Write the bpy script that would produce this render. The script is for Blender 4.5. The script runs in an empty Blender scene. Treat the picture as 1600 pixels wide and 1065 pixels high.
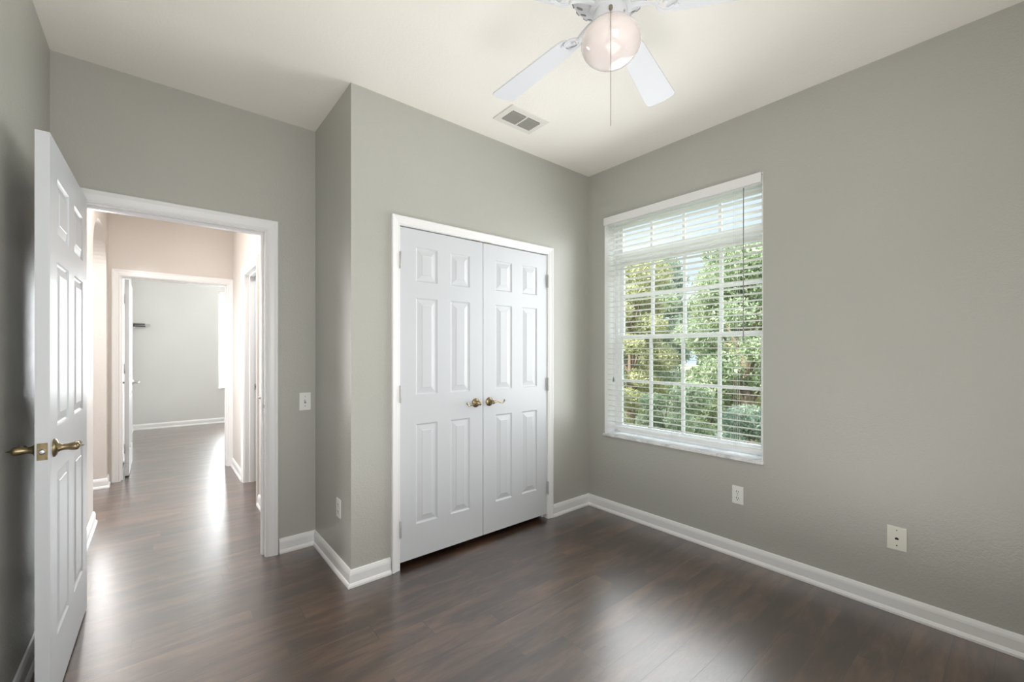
import bpy, bmesh, math, random
from mathutils import Vector, Matrix
import numpy as np

# ------------------------------------------------------------------ camera, world, lights, exposure
S = bpy.context.scene
COL = S.collection
YAW = math.degrees(math.atan((1605 - 800) / 669.0))
cam_data = bpy.data.cameras.new('camera')
cam_data.sensor_width = 36.0
cam_data.lens = 36.0 * 669.0 / 1600.0
cam_data.shift_y = 16.5 / 1600.0
cam_data.clip_start = 0.02
cam = bpy.data.objects.new('camera', cam_data)
COL.objects.link(cam)
cam.location = (0, 0, 1.277)
cam.rotation_euler = (math.radians(90), 0, math.radians(YAW - 90))
S.camera = cam

S.view_settings.view_transform = 'Standard'
S.view_settings.look = 'None'
S.view_settings.exposure = 0.05
S.view_settings.gamma = 1.0
S.view_settings.use_curve_mapping = False
S.cycles.max_bounces = 10
S.cycles.diffuse_bounces = 6
S.cycles.glossy_bounces = 5
S.cycles.transmission_bounces = 6
S.cycles.transparent_max_bounces = 12
S.cycles.sample_clamp_indirect = 6.0
S.cycles.caustics_reflective = False
S.cycles.caustics_refractive = False


def build_world():
    w = bpy.data.worlds.new('sky')
    S.world = w
    w.use_nodes = True
    nt = w.node_tree
    nt.nodes.clear()
    out = nt.nodes.new('ShaderNodeOutputWorld')
    bg = nt.nodes.new('ShaderNodeBackground')
    tc = nt.nodes.new('ShaderNodeTexCoord')
    sep = nt.nodes.new('ShaderNodeSeparateXYZ')
    nt.links.new(tc.outputs['Generated'], sep.inputs[0])
    # clouds
    mp = nt.nodes.new('ShaderNodeMapping')
    mp.inputs['Scale'].default_value = (1, 1, 2.4)
    nt.links.new(tc.outputs['Generated'], mp.inputs[0])
    n = nt.nodes.new('ShaderNodeTexNoise')
    n.inputs['Scale'].default_value = 5.0
    n.inputs['Detail'].default_value = 6
    nt.links.new(mp.outputs[0], n.inputs['Vector'])
    cr = nt.nodes.new('ShaderNodeValToRGB')
    cr.color_ramp.elements[0].position = 0.40
    cr.color_ramp.elements[0].color = (0.66, 0.76, 0.88, 1)
    cr.color_ramp.elements[1].position = 0.60
    cr.color_ramp.elements[1].color = (0.92, 0.95, 1.0, 1)
    nt.links.new(n.outputs['Fac'], cr.inputs[0])
    # brighter towards the zenith
    mr = nt.nodes.new('ShaderNodeMapRange')
    mr.inputs['From Min'].default_value = 0.30
    mr.inputs['From Max'].default_value = 0.75
    mr.inputs['To Min'].default_value = SKY_LOW
    mr.inputs['To Max'].default_value = SKY_HIGH
    nt.links.new(sep.outputs['Z'], mr.inputs['Value'])
    nt.links.new(cr.outputs[0], bg.inputs['Color'])
    nt.links.new(mr.outputs[0], bg.inputs['Strength'])
    nt.links.new(bg.outputs[0], out.inputs[0])


SKY_LOW, SKY_HIGH = 1.25, 5.0
build_world()


def area_light(name, loc, rot, sx, sy, power, color=(1, 1, 1), spread=180):
    d = bpy.data.lights.new(name, 'AREA')
    d.shape = 'RECTANGLE'
    d.size = sx
    d.size_y = sy
    d.energy = power
    d.color = color
    d.spread = math.radians(spread)
    o = bpy.data.objects.new(name, d)
    COL.objects.link(o)
    o.location = loc
    o.rotation_euler = [math.radians(a) for a in rot]
    return o


sun = bpy.data.lights.new('sun', 'SUN')
sun.energy = 11.0
sun.angle = math.radians(2)
sun.color = (1.0, 0.95, 0.86)
so = bpy.data.objects.new('sun', sun)
COL.objects.link(so)
so.rotation_euler = (math.radians(-14), math.radians(-48), 0)   # from over the house towards the trees

# added fill lights without a real source, daylight entering at window_1, the far room's window, the hall lamps
area_light('ceiling_fill', (1.10, 0.55, 0.20), (180, 0, 0), 1.6, 1.2, 17, (1.0, 0.985, 0.975))  # added fill panel aimed up from near the floor to brighten the ceiling
area_light('camera_side_fill', (0.15, -0.50, 1.35), (90, 0, 0), 0.8, 1.3, 26, (1.0, 0.985, 0.98))  # added soft fill behind the camera, facing the alcove and closet
area_light('back_wall_fill', (1.2, -0.52, 1.25), (90, 0, 0), 1.2, 1.5, 4, (1.0, 0.985, 0.98))  # added fill in front of the back wall, which has no window
area_light('daylight_window', (2.758, 1.595, 1.47), (0, 90, 0), 1.55, 1.10, 17, (0.95, 0.98, 1.0), 140)
area_light('daylight_sky', (3.60, 1.6, 3.3), (0, 50, 0), 1.6, 2.6, 130, (0.90, 0.96, 1.0))
area_light('daylight_far_window', (1.48, 9.22, 1.5), (-90, 0, 0), 1.2, 1.7, 80, (0.93, 0.97, 1.0))
area_light('far_side_fill', (3.15, 7.5, 1.4), (0, 90, 0), 1.6, 1.8, 30, (0.95, 0.98, 1.0))  # added fill by the far room's right wall, no opening there
area_light('daylight_behind_far_blind', (1.48, 9.75, 1.5), (-90, 0, 0), 1.6, 2.0, 120, (0.95, 0.98, 1.0))
area_light('daylight_arch_room', (-0.52, 4.90, 1.30), (90, 0, 233), 0.6, 1.5, 30, (1.0, 0.98, 0.97))
area_light('side_room_fill', (1.6, 4.4, 2.70), (0, 0, 0), 0.4, 0.4, 26, (0.95, 0.97, 1.0))  # added to brighten the unlit side room, no fixture built
area_light('hall_ceiling_light', (-0.04, 3.95, 2.70), (0, 0, 0), 0.28, 0.28, 15, (1.0, 0.95, 0.92))
area_light('arch_room_light', (-1.2, 4.4, 2.70), (0, 0, 0), 0.4, 0.4, 45, (0.95, 0.97, 1.0))

# ------------------------------------------------------------------ materials


class NB:
    """small node helper"""
    def __init__(self, name):
        self.m = bpy.data.materials.new(name)
        self.m.use_nodes = True
        self.nt = self.m.node_tree
        self.nt.nodes.clear()
        self.out = self.nt.nodes.new('ShaderNodeOutputMaterial')
        self.b = self.nt.nodes.new('ShaderNodeBsdfPrincipled')
        self.nt.links.new(self.b.outputs[0], self.out.inputs[0])

    def n(self, t, **kw):
        x = self.nt.nodes.new(t)
        for k, v in kw.items():
            setattr(x, k, v)
        return x

    def l(self, a, b):
        self.nt.links.new(a, b)

    def s(self, node, i, v):
        if hasattr(v, 'is_output') or isinstance(v, bpy.types.NodeSocket):
            self.l(v, node.inputs[i])
        else:
            node.inputs[i].default_value = v

    def math(self, op, a, b=0.0, c=None):
        x = self.n('ShaderNodeMath', operation=op)
        self.s(x, 0, a)
        self.s(x, 1, b)
        if c is not None:
            self.s(x, 2, c)
        return x.outputs[0]

    def pos(self):
        return self.n('ShaderNodeNewGeometry').outputs['Position']

    def noise(self, vec, scale, detail=2, rough=0.5, dist=0.0):
        x = self.n('ShaderNodeTexNoise')
        self.l(vec, x.inputs['Vector'])
        x.inputs['Scale'].default_value = scale
        x.inputs['Detail'].default_value = detail
        x.inputs['Roughness'].default_value = rough
        x.inputs['Distortion'].default_value = dist
        return x.outputs['Fac']

    def scale(self, vec, s):
        x = self.n('ShaderNodeVectorMath', operation='MULTIPLY')
        self.l(vec, x.inputs[0])
        x.inputs[1].default_value = s
        return x.outputs[0]

    def ramp(self, f, stops):
        x = self.n('ShaderNodeValToRGB')
        self.l(f, x.inputs[0])
        e = x.color_ramp.elements
        while len(e) < len(stops):
            e.new(0.5)
        for k, (p, c) in enumerate(stops):
            e[k].position = p
            e[k].color = (*c, 1)
        return x.outputs[0]

    def bump(self, h, strength, dist, normal=None):
        x = self.n('ShaderNodeBump')
        self.l(h, x.inputs['Height'])
        x.inputs['Strength'].default_value = strength
        x.inputs['Distance'].default_value = dist
        if normal:
            self.l(normal, x.inputs['Normal'])
        return x.outputs[0]

    def set(self, color=None, rough=None, metal=None, normal=None, spec=None, coat=None):
        if color is not None:
            if isinstance(color, tuple):
                self.b.inputs['Base Color'].default_value = (*color, 1)
            else:
                self.l(color, self.b.inputs['Base Color'])
        if rough is not None:
            self.s(self.b, 'Roughness', rough)
        if metal is not None:
            self.b.inputs['Metallic'].default_value = metal
        if spec is not None:
            self.b.inputs['Specular IOR Level'].default_value = spec
        if coat is not None:
            self.b.inputs['Coat Weight'].default_value = coat
        if normal is not None:
            self.l(normal, self.b.inputs['Normal'])
        return self.m


def srgb(r, g, b):
    f = lambda c: (c / 255 / 12.92) if c <= 10 else ((c / 255 + 0.055) / 1.055) ** 2.4
    return (f(r), f(g), f(b))


def paint(name, col, rough=0.5, bump=0.35, scale=125, spec=0.5):
    k = NB(name)
    p = k.pos()
    a = k.noise(p, scale, 2, 0.55)
    b = k.noise(p, scale * 0.33, 2, 0.5)
    h = k.math('ADD', a, k.math('MULTIPLY', b, 0.7))
    c = k.ramp(k.noise(p, 1.3, 2), [(0.3, tuple(x * 0.975 for x in col)), (0.7, tuple(min(1, x * 1.02) for x in col))])
    return k.set(c, rough, normal=k.bump(h, bump, 0.004), spec=spec)


M_WALL = paint('wall_paint_grey', srgb(182, 182, 175), 0.33, 0.38)
M_HALL = paint('wall_paint_beige', srgb(213, 207, 201), 0.45, 0.25)
M_FAR = paint('wall_paint_pale', srgb(216, 217, 215), 0.55, 0.2)
M_CEIL = paint('ceiling_paint', srgb(248, 244, 237), 0.75, 0.30, 80, 0.2)


def white(name, col=(236, 236, 236), rough=0.32, grain=False):
    k = NB(name)
    p = k.pos()
    if grain:
        g = k.noise(k.scale(p, (90, 90, 3.0)), 3, 4, 0.6)
        nrm = k.bump(g, 0.10, 0.002)
    else:
        nrm = k.bump(k.noise(p, 30, 2), 0.04, 0.002)
    return k.set(srgb(*col), rough, normal=nrm)


M_TRIM = white('trim_white')
M_DOOR = white('door_white', (207, 210, 214), 0.36, True)
M_FAN = white('fan_white', (220, 222, 226), 0.55)
M_VINYL = white('vinyl_white', (244, 245, 246), 0.35)
M_SILL = NB('marble_sill')
M_SILL = M_SILL.set(M_SILL.ramp(M_SILL.noise(M_SILL.pos(), 7, 6, 0.6, 1.2), [(0.35, srgb(205, 206, 208)), (0.6, srgb(240, 240, 240))]), 0.2)
M_PLATE = white('plate_white', (238, 238, 236), 0.3)
M_CEIL_TRIM = white('vent_white', (232, 229, 222), 0.5)
M_IVORY = white('plate_ivory', (228, 228, 216), 0.3)


def simple(name, col, rough=0.4, metal=0.0, noise=0.0):
    k = NB(name)
    f = k.noise(k.pos(), 60, 3)
    c = k.ramp(f, [(0.3, tuple(x * (1 - noise) for x in col)), (0.7, tuple(min(1, x * (1 + noise)) for x in col))])
    return k.set(c, rough, metal)


M_BRASS = simple('antique_brass', (0.27, 0.215, 0.125), 0.32, 1.0, 0.25)
M_BRASS_L = simple('polished_brass', (0.52, 0.40, 0.22), 0.22, 1.0, 0.1)
M_NICKEL = simple('satin_nickel', (0.55, 0.54, 0.52), 0.3, 1.0, 0.05)
M_STEEL = simple('hinge_steel', (0.62, 0.62, 0.62), 0.35, 1.0, 0.05)
M_HINGE = simple('hinge_painted', srgb(190, 190, 188), 0.35, 0.3, 0.05)
M_DARK = simple('dark_slot', (0.02, 0.02, 0.02), 0.6)
M_DUCT = simple('duct_interior', (0.035, 0.034, 0.03), 0.8)
M_SHADE = simple('slot_grey', (0.25, 0.25, 0.25), 0.6)
M_CORD = simple('blind_cord', (0.75, 0.75, 0.73), 0.7)
M_CORD_D = simple('blind_wand', (0.30, 0.30, 0.30), 0.4)
M_BEAD = simple('bead_chain_metal', (0.34, 0.30, 0.22), 0.35, 1.0)


def make_floor():
    k = NB('dark_plank_floor')
    p = k.pos()
    sep = k.n('ShaderNodeSeparateXYZ')
    k.l(p, sep.inputs[0])
    X, Y = sep.outputs[0], sep.outputs[1]
    W, L = 0.125, 1.22
    v = k.math('DIVIDE', k.math('ADD', Y, 20.041), W)
    row = k.math('FLOOR', v)
    fv = k.math('FRACT', v)
    wn = k.n('ShaderNodeTexWhiteNoise', noise_dimensions='1D')
    k.l(row, wn.inputs['W'])
    u = k.math('ADD', k.math('DIVIDE', k.math('ADD', X, 20.0), L), k.math('MULTIPLY', wn.outputs['Value'], 7.3))
    colr = k.math('FLOOR', u)
    fu = k.math('FRACT', u)
    cb = k.n('ShaderNodeCombineXYZ')
    k.l(row, cb.inputs[0])
    k.l(colr, cb.inputs[1])
    w2 = k.n('ShaderNodeTexWhiteNoise', noise_dimensions='2D')
    k.l(cb.outputs[0], w2.inputs['Vector'])
    rnd = w2.outputs['Value']
    # grain coordinates shifted per plank
    off = k.n('ShaderNodeVectorMath', operation='SCALE')
    k.l(w2.outputs['Color'], off.inputs[0])
    off.inputs['Scale'].default_value = 30.0
    ad = k.n('ShaderNodeVectorMath', operation='ADD')
    k.l(p, ad.inputs[0])
    k.l(off.outputs[0], ad.inputs[1])
    g = ad.outputs[0]
    blot = k.noise(k.scale(g, (1.6, 7, 1)), 1.6, 3, 0.55, 0.4)
    fine = k.noise(k.scale(g, (5, 150, 1)), 1.6, 4, 0.65)
    knots = k.noise(k.scale(g, (3, 14, 1)), 2.0, 5, 0.6, 1.5)
    f = k.math('ADD', k.math('MULTIPLY', blot, 0.62), k.math('MULTIPLY', fine, 0.16))
    f = k.math('ADD', f, k.math('MULTIPLY', knots, 0.22))
    f = k.math('ADD', f, k.math('MULTIPLY', k.math('SUBTRACT', rnd, 0.5), 0.10))
    c = k.ramp(f, [(0.30, srgb(32, 21, 15)), (0.47, srgb(60, 41, 30)), (0.60, srgb(90, 65, 49)), (0.78, srgb(120, 92, 71))])
    # seams: distance to plank edge in metres
    ev = k.math('MULTIPLY', k.math('MINIMUM', fv, k.math('SUBTRACT', 1.0, fv)), W)
    eu = k.math('MULTIPLY', k.math('MINIMUM', fu, k.math('SUBTRACT', 1.0, fu)), L)
    ed = k.math('MINIMUM', k.math('MULTIPLY', ev, 1.6), eu)
    mr = k.n('ShaderNodeMapRange')
    k.l(ed, mr.inputs['Value'])
    mr.inputs['From Min'].default_value = 0.0006
    mr.inputs['From Max'].default_value = 0.0022
    seam = mr.outputs[0]
    mx = k.n('ShaderNodeMix', data_type='RGBA')
    k.l(seam, mx.inputs['Factor'])
    mx.inputs[6].default_value = (*srgb(30, 22, 18), 1)
    k.l(c, mx.inputs[7])
    h1 = k.bump(fine, 0.5, 0.0014)
    h2 = k.bump(seam, 0.35, 0.0010, h1)
    r = k.math('ADD', 0.22, k.math('MULTIPLY', fine, 0.18))
    k.b.inputs['Coat Roughness'].default_value = 0.27
    k.b.inputs['Coat IOR'].default_value = 1.7
    return k.set(mx.outputs[2], r, normal=h2, spec=0.9, coat=1.0)


M_FLOOR = make_floor()


def make_glass():
    k = NB('window_glass')
    tr = k.n('ShaderNodeBsdfTransparent')
    tr.inputs[0].default_value = (0.96, 0.98, 0.97, 1)
    gl = k.n('ShaderNodeBsdfGlossy')
    gl.inputs['Roughness'].default_value = 0.02
    fr = k.n('ShaderNodeFresnel')
    mx = k.n('ShaderNodeMixShader')
    k.l(k.math('MULTIPLY', fr.outputs[0], 0.5), mx.inputs[0])
    k.l(tr.outputs[0], mx.inputs[1])
    k.l(gl.outputs[0], mx.inputs[2])
    k.l(mx.outputs[0], k.out.inputs[0])
    return k.m


M_GLASS = make_glass()


def make_slat():
    k = NB('blind_slat_white')
    k.set(srgb(246, 246, 243), 0.4)
    tl = k.n('ShaderNodeBsdfTranslucent')
    tl.inputs[0].default_value = (0.95, 0.95, 0.92, 1)
    mx = k.n('ShaderNodeMixShader')
    mx.inputs[0].default_value = 0.35
    k.l(k.b.outputs[0], mx.inputs[1])
    k.l(tl.outputs[0], mx.inputs[2])
    k.l(mx.outputs[0], k.out.inputs[0])
    return k.m


M_SLAT = make_slat()


def make_globe():
    k = NB('opal_glass')
    k.set(srgb(240, 230, 227), 0.12)
    k.b.inputs['Coat Weight'].default_value = 0.6
    k.b.inputs['Coat Roughness'].default_value = 0.03
    k.b.inputs['Subsurface Weight'].default_value = 0.4
    k.b.inputs['Subsurface Radius'].default_value = (0.05, 0.04, 0.04)
    return k.m


M_GLOBE = make_globe()


def make_leaf(name, c1, c2, c3, tl=0.45):
    k = NB(name)
    f = k.noise(k.pos(), 3.1, 4, 0.7)
    f2 = k.noise(k.pos(), 32, 2, 0.7)
    ff = k.math('ADD', k.math('MULTIPLY', f, 0.5), k.math('MULTIPLY', f2, 0.5))
    c = k.ramp(ff, [(0.36, c1), (0.5, c2), (0.64, c3)])  # near-white last stop puts bright highlights into the leaf colour
    k.set(c, 0.45)
    t = k.n('ShaderNodeBsdfTranslucent')
    k.l(c, t.inputs[0])
    mx = k.n('ShaderNodeMixShader')
    mx.inputs[0].default_value = tl
    k.l(k.b.outputs[0], mx.inputs[1])
    k.l(t.outputs[0], mx.inputs[2])
    k.l(mx.outputs[0], k.out.inputs[0])
    return k.m


M_LEAF_A = make_leaf('leaf_green', srgb(92, 114, 84), srgb(158, 174, 138), srgb(234, 238, 218))
M_LEAF_B = make_leaf('leaf_olive', srgb(112, 120, 84), srgb(176, 178, 132), srgb(238, 235, 205))
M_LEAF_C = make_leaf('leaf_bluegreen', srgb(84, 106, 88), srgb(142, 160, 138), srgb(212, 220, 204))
M_BARK = simple('bark', srgb(128, 112, 98), 0.9, 0, 0.35)
M_GRASS = simple('grass_ground', srgb(140, 146, 112), 0.9, 0, 0.3)

# ------------------------------------------------------------------ mesh helpers


def obj(name, bm, mat, parent=None, smooth=False, bevel=0.0):
    me = bpy.data.meshes.new(name)
    bmesh.ops.recalc_face_normals(bm, faces=bm.faces)
    bm.to_mesh(me)
    bm.free()
    if smooth:
        me.polygons.foreach_set('use_smooth', [True] * len(me.polygons))
    me.materials.append(mat)
    o = bpy.data.objects.new(name, me)
    COL.objects.link(o)
    if parent:
        o.parent = parent
    if bevel:
        md = o.modifiers.new('bevel', 'BEVEL')
        md.width = bevel
        md.segments = 2
        md.limit_method = 'ANGLE'
        md.angle_limit = math.radians(40)
    if smooth:
        e = o.modifiers.new('split', 'EDGE_SPLIT')
        e.split_angle = math.radians(40)
    return o


def tag(o, label=None, cat=None, group=None, kind=None):
    if label:
        o['label'] = label
    if cat:
        o['category'] = cat
    if group:
        o['group'] = group
    if kind:
        o['kind'] = kind
    return o


def empty(name, loc=(0, 0, 0), rz=0.0):
    o = bpy.data.objects.new(name, None)
    o.empty_display_size = 0.1
    COL.objects.link(o)
    o.location = loc
    o.rotation_euler = (0, 0, rz)
    return o


def box(bm, x0, x1, y0, y1, z0, z1, mat=None):
    vs = [bm.verts.new(v) for v in ((x0, y0, z0), (x1, y0, z0), (x1, y1, z0), (x0, y1, z0),
                                     (x0, y0, z1), (x1, y0, z1), (x1, y1, z1), (x0, y1, z1))]
    if mat is not None:
        for v in vs:
            v.co = mat @ v.co
    for f in ((0, 3, 2, 1), (4, 5, 6, 7), (0, 1, 5, 4), (1, 2, 6, 5), (2, 3, 7, 6), (3, 0, 4, 7)):
        bm.faces.new([vs[i] for i in f])
    return bm


def B():
    return bmesh.new()


def lathe(bm, prof, n=32, center=(0, 0, 0), axis='Z', a0=0.0):
    """prof: list of (r, h) along axis"""
    rings = []
    c = Vector(center)
    for r, h in prof:
        ring = []
        for i in range(n):
            a = a0 + 2 * math.pi * i / n
            p = (r * math.cos(a), r * math.sin(a), h)
            if axis == 'X':
                p = (h, r * math.cos(a), r * math.sin(a))
            elif axis == 'Y':
                p = (r * math.cos(a), h, r * math.sin(a))
            ring.append(bm.verts.new(c + Vector(p)))
        rings.append(ring)
    for a, b in zip(rings, rings[1:]):
        for i in range(n):
            j = (i + 1) % n
            bm.faces.new((a[i], a[j], b[j], b[i]))
    if prof[0][0] > 1e-5:
        bm.faces.new(rings[0])
    if prof[-1][0] > 1e-5:
        bm.faces.new(rings[-1])
    return bm


def tube(bm, pts, rad, n=10, flat=1.0):
    pts = [Vector(p) for p in pts]
    if not hasattr(rad, '__len__'):
        rad = [rad] * len(pts)
    rings = []
    up = Vector((0, 0, 1))
    for i, p in enumerate(pts):
        d = (pts[min(i + 1, len(pts) - 1)] - pts[max(i - 1, 0)]).normalized()
        ref = up if abs(d.z) < 0.9 else Vector((1, 0, 0))
        s = d.cross(ref).normalized()
        t = s.cross(d).normalized()
        rings.append([bm.verts.new(p + s * math.cos(2 * math.pi * k / n) * rad[i] + t * math.sin(2 * math.pi * k / n) * rad[i] * flat) for k in range(n)])
    for a, b in zip(rings, rings[1:]):
        for i in range(n):
            j = (i + 1) % n
            bm.faces.new((a[i], a[j], b[j], b[i]))
    bm.faces.new(rings[0])
    bm.faces.new(rings[-1])
    return bm


def ball(bm, c, r, n=12):
    k = 8
    prof = [(r * math.sin(math.pi * i / k) if 0 < i < k else 1e-6, -r * math.cos(math.pi * i / k)) for i in range(k + 1)]
    return lathe(bm, prof, n, c)


def panel_wall(name, axis, p0, p1, a0, a1, openings, mat, z1=2.74, label=None):
    """Wall between planes p0..p1 on `axis` running a0..a1 on the other axis, with (lo, hi, z0, z1) openings."""
    bm = B()
    cuts = sorted(set([a0, a1] + [o[0] for o in openings] + [o[1] for o in openings]))
    for lo, hi in zip(cuts, cuts[1:]):
        zs = [(0, z1)]
        for o in openings:
            if o[0] <= lo + 1e-6 and o[1] >= hi - 1e-6:
                zs = []
                if o[2] > 0:
                    zs.append((0, o[2]))
                zs.append((o[3], z1))
        for za, zb in zs:
            if axis == 'Y':
                box(bm, lo, hi, p0, p1, za, zb)
            else:
                box(bm, p0, p1, lo, hi, za, zb)
    o = obj(name, bm, mat)
    return tag(o, label, 'wall', kind='structure')


CASING = [(0.0, 0.0), (0.0, 0.009), (0.006, 0.012), (0.012, 0.010), (0.020, 0.013), (0.040, 0.016), (0.048, 0.020), (0.057, 0.020), (0.061, 0.016), (0.061, 0.0)]


def casing(name, axis, plane, side, lo, hi, top, label=None, width=0.061, parent=None):
    """U-shaped mitred door casing on a wall plane; side = +1/-1 direction it stands off."""
    sc = width / 0.061
    bm = B()
    corners = [(lo, 0.0, -1, 0), (lo, top, -1, 1), (hi, top, 1, 1), (hi, 0.0, 1, 0)]
    rings = []
    for a, z, da, dz in corners:
        ring = []
        for u, w in CASING:
            aa = a + da * u * sc
            zz = z + dz * u * sc
            pp = plane + side * w
            ring.append(bm.verts.new((aa, pp, zz) if axis == 'Y' else (pp, aa, zz)))
        rings.append(ring)
    n = len(CASING)
    for r, q in zip(rings, rings[1:]):
        for i in range(n):
            j = (i + 1) % n
            bm.faces.new((r[i], r[j], q[j], q[i]))
    bm.faces.new(rings[0])
    bm.faces.new(rings[-1])
    o = obj(name, bm, M_TRIM, parent)
    if not parent:
        tag(o, label, 'trim', kind='structure')
    return o


BASE = [(0.0, 0.0), (0.022, 0.0), (0.022, 0.010), (0.017, 0.020), (0.013, 0.024), (0.013, 0.066), (0.011, 0.076), (0.006, 0.088), (0.0, 0.092)]


def baseboard(name, pts, label=None):
    """pts: (x, y, ox, oy): wall-line point with the offset direction there (mitre = sum of both normals)"""
    bm = B()
    rings = []
    for x, y, ox, oy in pts:
        rings.append([bm.verts.new((x + ox * w, y + oy * w, z)) for w, z in BASE])
    n = len(BASE)
    for r, q in zip(rings, rings[1:]):
        for i in range(n):
            j = (i + 1) % n
            bm.faces.new((r[i], r[j], q[j], q[i]))
    bm.faces.new(rings[0])
    bm.faces.new(rings[-1])
    return tag(obj(name, bm, M_TRIM), label, 'baseboard', kind='structure')


# ------------------------------------------------------------------ room shell
H = 2.74
XL, XR, YB, YC, YD, XS = -0.397, 2.786, -0.55, 2.35, 3.03, 0.815
bm = B()
box(bm, -2.1, 2.99, -0.75, 3.15, -0.12, 0)
box(bm, -2.1, 3.4, 3.15, 9.4, -0.12, 0)
tag(obj('floor', bm, M_FLOOR), 'dark brown wood plank floor running on through the hall', 'floor', kind='structure')
bm = B()
box(bm, -2.1, 2.99, -0.75, 3.15, H, H + 0.15)
box(bm, -2.1, 3.4, 3.15, 9.4, H, H + 0.15)
tag(obj('ceiling', bm, M_CEIL), 'off-white textured ceiling', 'ceiling', kind='structure')

WIN = (1.008, 2.182, 0.600, 2.348)
panel_wall('wall_right', 'X', XR, 2.986, -0.75, 3.15, [WIN], M_WALL, label='grey wall with the window and blind')
panel_wall('wall_back', 'Y', -0.75, YB, -0.6, XR, [], M_WALL, label='grey wall behind the camera')
panel_wall('wall_left', 'X', -0.6, XL, YB, YD, [], M_WALL, label='grey wall behind the open entry door')
DO = (-0.347, 0.532, 0, 2.035)
panel_wall('wall_doorway', 'Y', YD, 3.15, -2.1, 2.99, [DO], M_WALL, label='grey wall with the doorway to the hall')
CO = (1.085, 2.312, 0, 2.030)
panel_wall('wall_closet', 'Y', YC, 2.46, XS, XR, [CO], M_WALL, label='grey wall with the double closet doors')
panel_wall('wall_alcove', 'X', XS, 0.92, 2.46, YD, [], M_WALL, label='short grey return wall beside the doorway')

# hall and the rooms beyond
XH0, XH1, YF = -0.36, 0.66, 5.70
panel_wall('wall_hall_right', 'X', XH1, 0.80, 3.15, YF, [(3.20, 3.80, 0, 2.035), (4.15, 4.88, 0, 2.035)], M_HALL, label='beige right wall of the hall')
FO = (-0.280, 0.615, 0, 2.030)
panel_wall('wall_hall_end', 'Y', YF, 5.82, -2.1, 3.4, [FO], M_HALL, label='beige end wall of the hall above the far doorway')
panel_wall('wall_side_end', 'Y', 5.52, YF, -2.1, -0.48, [], M_HALL, label='pale wall seen through the arch')
panel_wall('wall_side_left', 'X', -2.3, -2.1, 3.15, 9.4, [], M_HALL)
panel_wall('wall_service_right', 'X', 3.0, 3.2, 3.15, YF, [], M_HALL)
panel_wall('wall_far_left', 'X', -0.42, -0.305, 5.82, 9.25, [], M_FAR, label='pale left wall of the far room')
FW = (0.86, 2.10, 0.61, 2.355)
panel_wall('wall_far_end', 'Y', 9.25, 9.40, -0.42, 3.4, [FW], M_FAR, label='pale end wall of the far room')
panel_wall('wall_far_right', 'X', 3.2, 3.4, 5.82, 9.4, [], M_FAR)


def arch_wall():
    """left hall wall with an arched opening"""
    bm = B()
    y0, y1, zs, rise = 4.43, 5.52, 2.06, 0.31
    N = 28
    prof = []
    for i in range(N + 1):
        a = math.pi * (1 - i / N)
        prof.append(((y0 + y1) / 2 + (y1 - y0) / 2 * math.cos(a), zs + rise * math.sin(a)))
    box(bm, -0.48, XH0, 3.15, y0, 0, H)
    box(bm, -0.48, XH0, y1, YF, 0, H)
    for (ya, za), (yb, zb) in zip(prof, prof[1:]):
        vs = {}
        for x in (-0.48, XH0):
            vs[x] = [bm.verts.new((x, ya, za)), bm.verts.new((x, yb, zb)), bm.verts.new((x, yb, H)), bm.verts.new((x, ya, H))]
        a, b = vs[-0.48], vs[XH0]
        bm.faces.new(a)
        bm.faces.new(b)
        bm.faces.new((a[0], a[1], b[1], b[0]))
        bm.faces.new((a[2], a[3], b[3], b[2]))
    return tag(obj('wall_hall_left', bm, M_HALL), 'beige left wall of the hall with an arched opening', 'wall', kind='structure')


arch_wall()

# baseboards (mitred)
baseboard('baseboard_right', [(XR, YB, -1, 1), (XR, YC, -1, -1)], 'white baseboard under the window')
baseboard('baseboard_closet', [(XR, YC, -1, -1), (2.352, YC, 0, -1)], 'short white baseboard right of the closet')
baseboard('baseboard_corner', [(1.038, YC, 0, -1), (XS, YC, -1, -1)], 'short white baseboard left of the closet')
baseboard('baseboard_alcove', [(XS, YC, -1, -1), (XS, YD, -1, -1)], 'white baseboard on the short return wall')
baseboard('baseboard_doorway', [(XS, YD, -1, -1), (0.598, YD, 0, -1)], 'white baseboard under the light switch')
baseboard('baseboard_left', [(XL, YB, 1, 1), (XL, YD, 1, -1)], 'white baseboard behind the entry door')
baseboard('baseboard_back', [(XL, YB, 1, 1), (XR, YB, -1, 1)])
baseboard('baseboard_hall_left', [(XH0, 3.15, 1, 0), (XH0, 4.43, 1, 1), (-0.48, 4.43, 0, 1)], 'white baseboard left of the arch')
baseboard('baseboard_arch', [(-2.1, 5.52, 0, -1), (XH0, 5.52, 1, -1), (XH0, YF, 1, 0)], 'white baseboard wrapping the arch')
baseboard('baseboard_hall_right', [(XH1, YF, -1, 0), (XH1, 4.945, -1, 0)], 'white baseboard on the right hall wall')
baseboard('baseboard_hall_near', [(XH1, 4.09, -1, 0), (XH1, 3.865, -1, 0)], 'short white baseboard between the hall doors')
baseboard('baseboard_far', [(3.2, 9.25, -1, -1), (-0.305, 9.25, 1, -1)], 'white baseboard of the far room')
baseboard('baseboard_far_left', [(-0.305, 9.25, 1, -1), (-0.305, 5.82, 1, 0)], 'white baseboard behind the far door')

# ------------------------------------------------------------------ door frames


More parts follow.
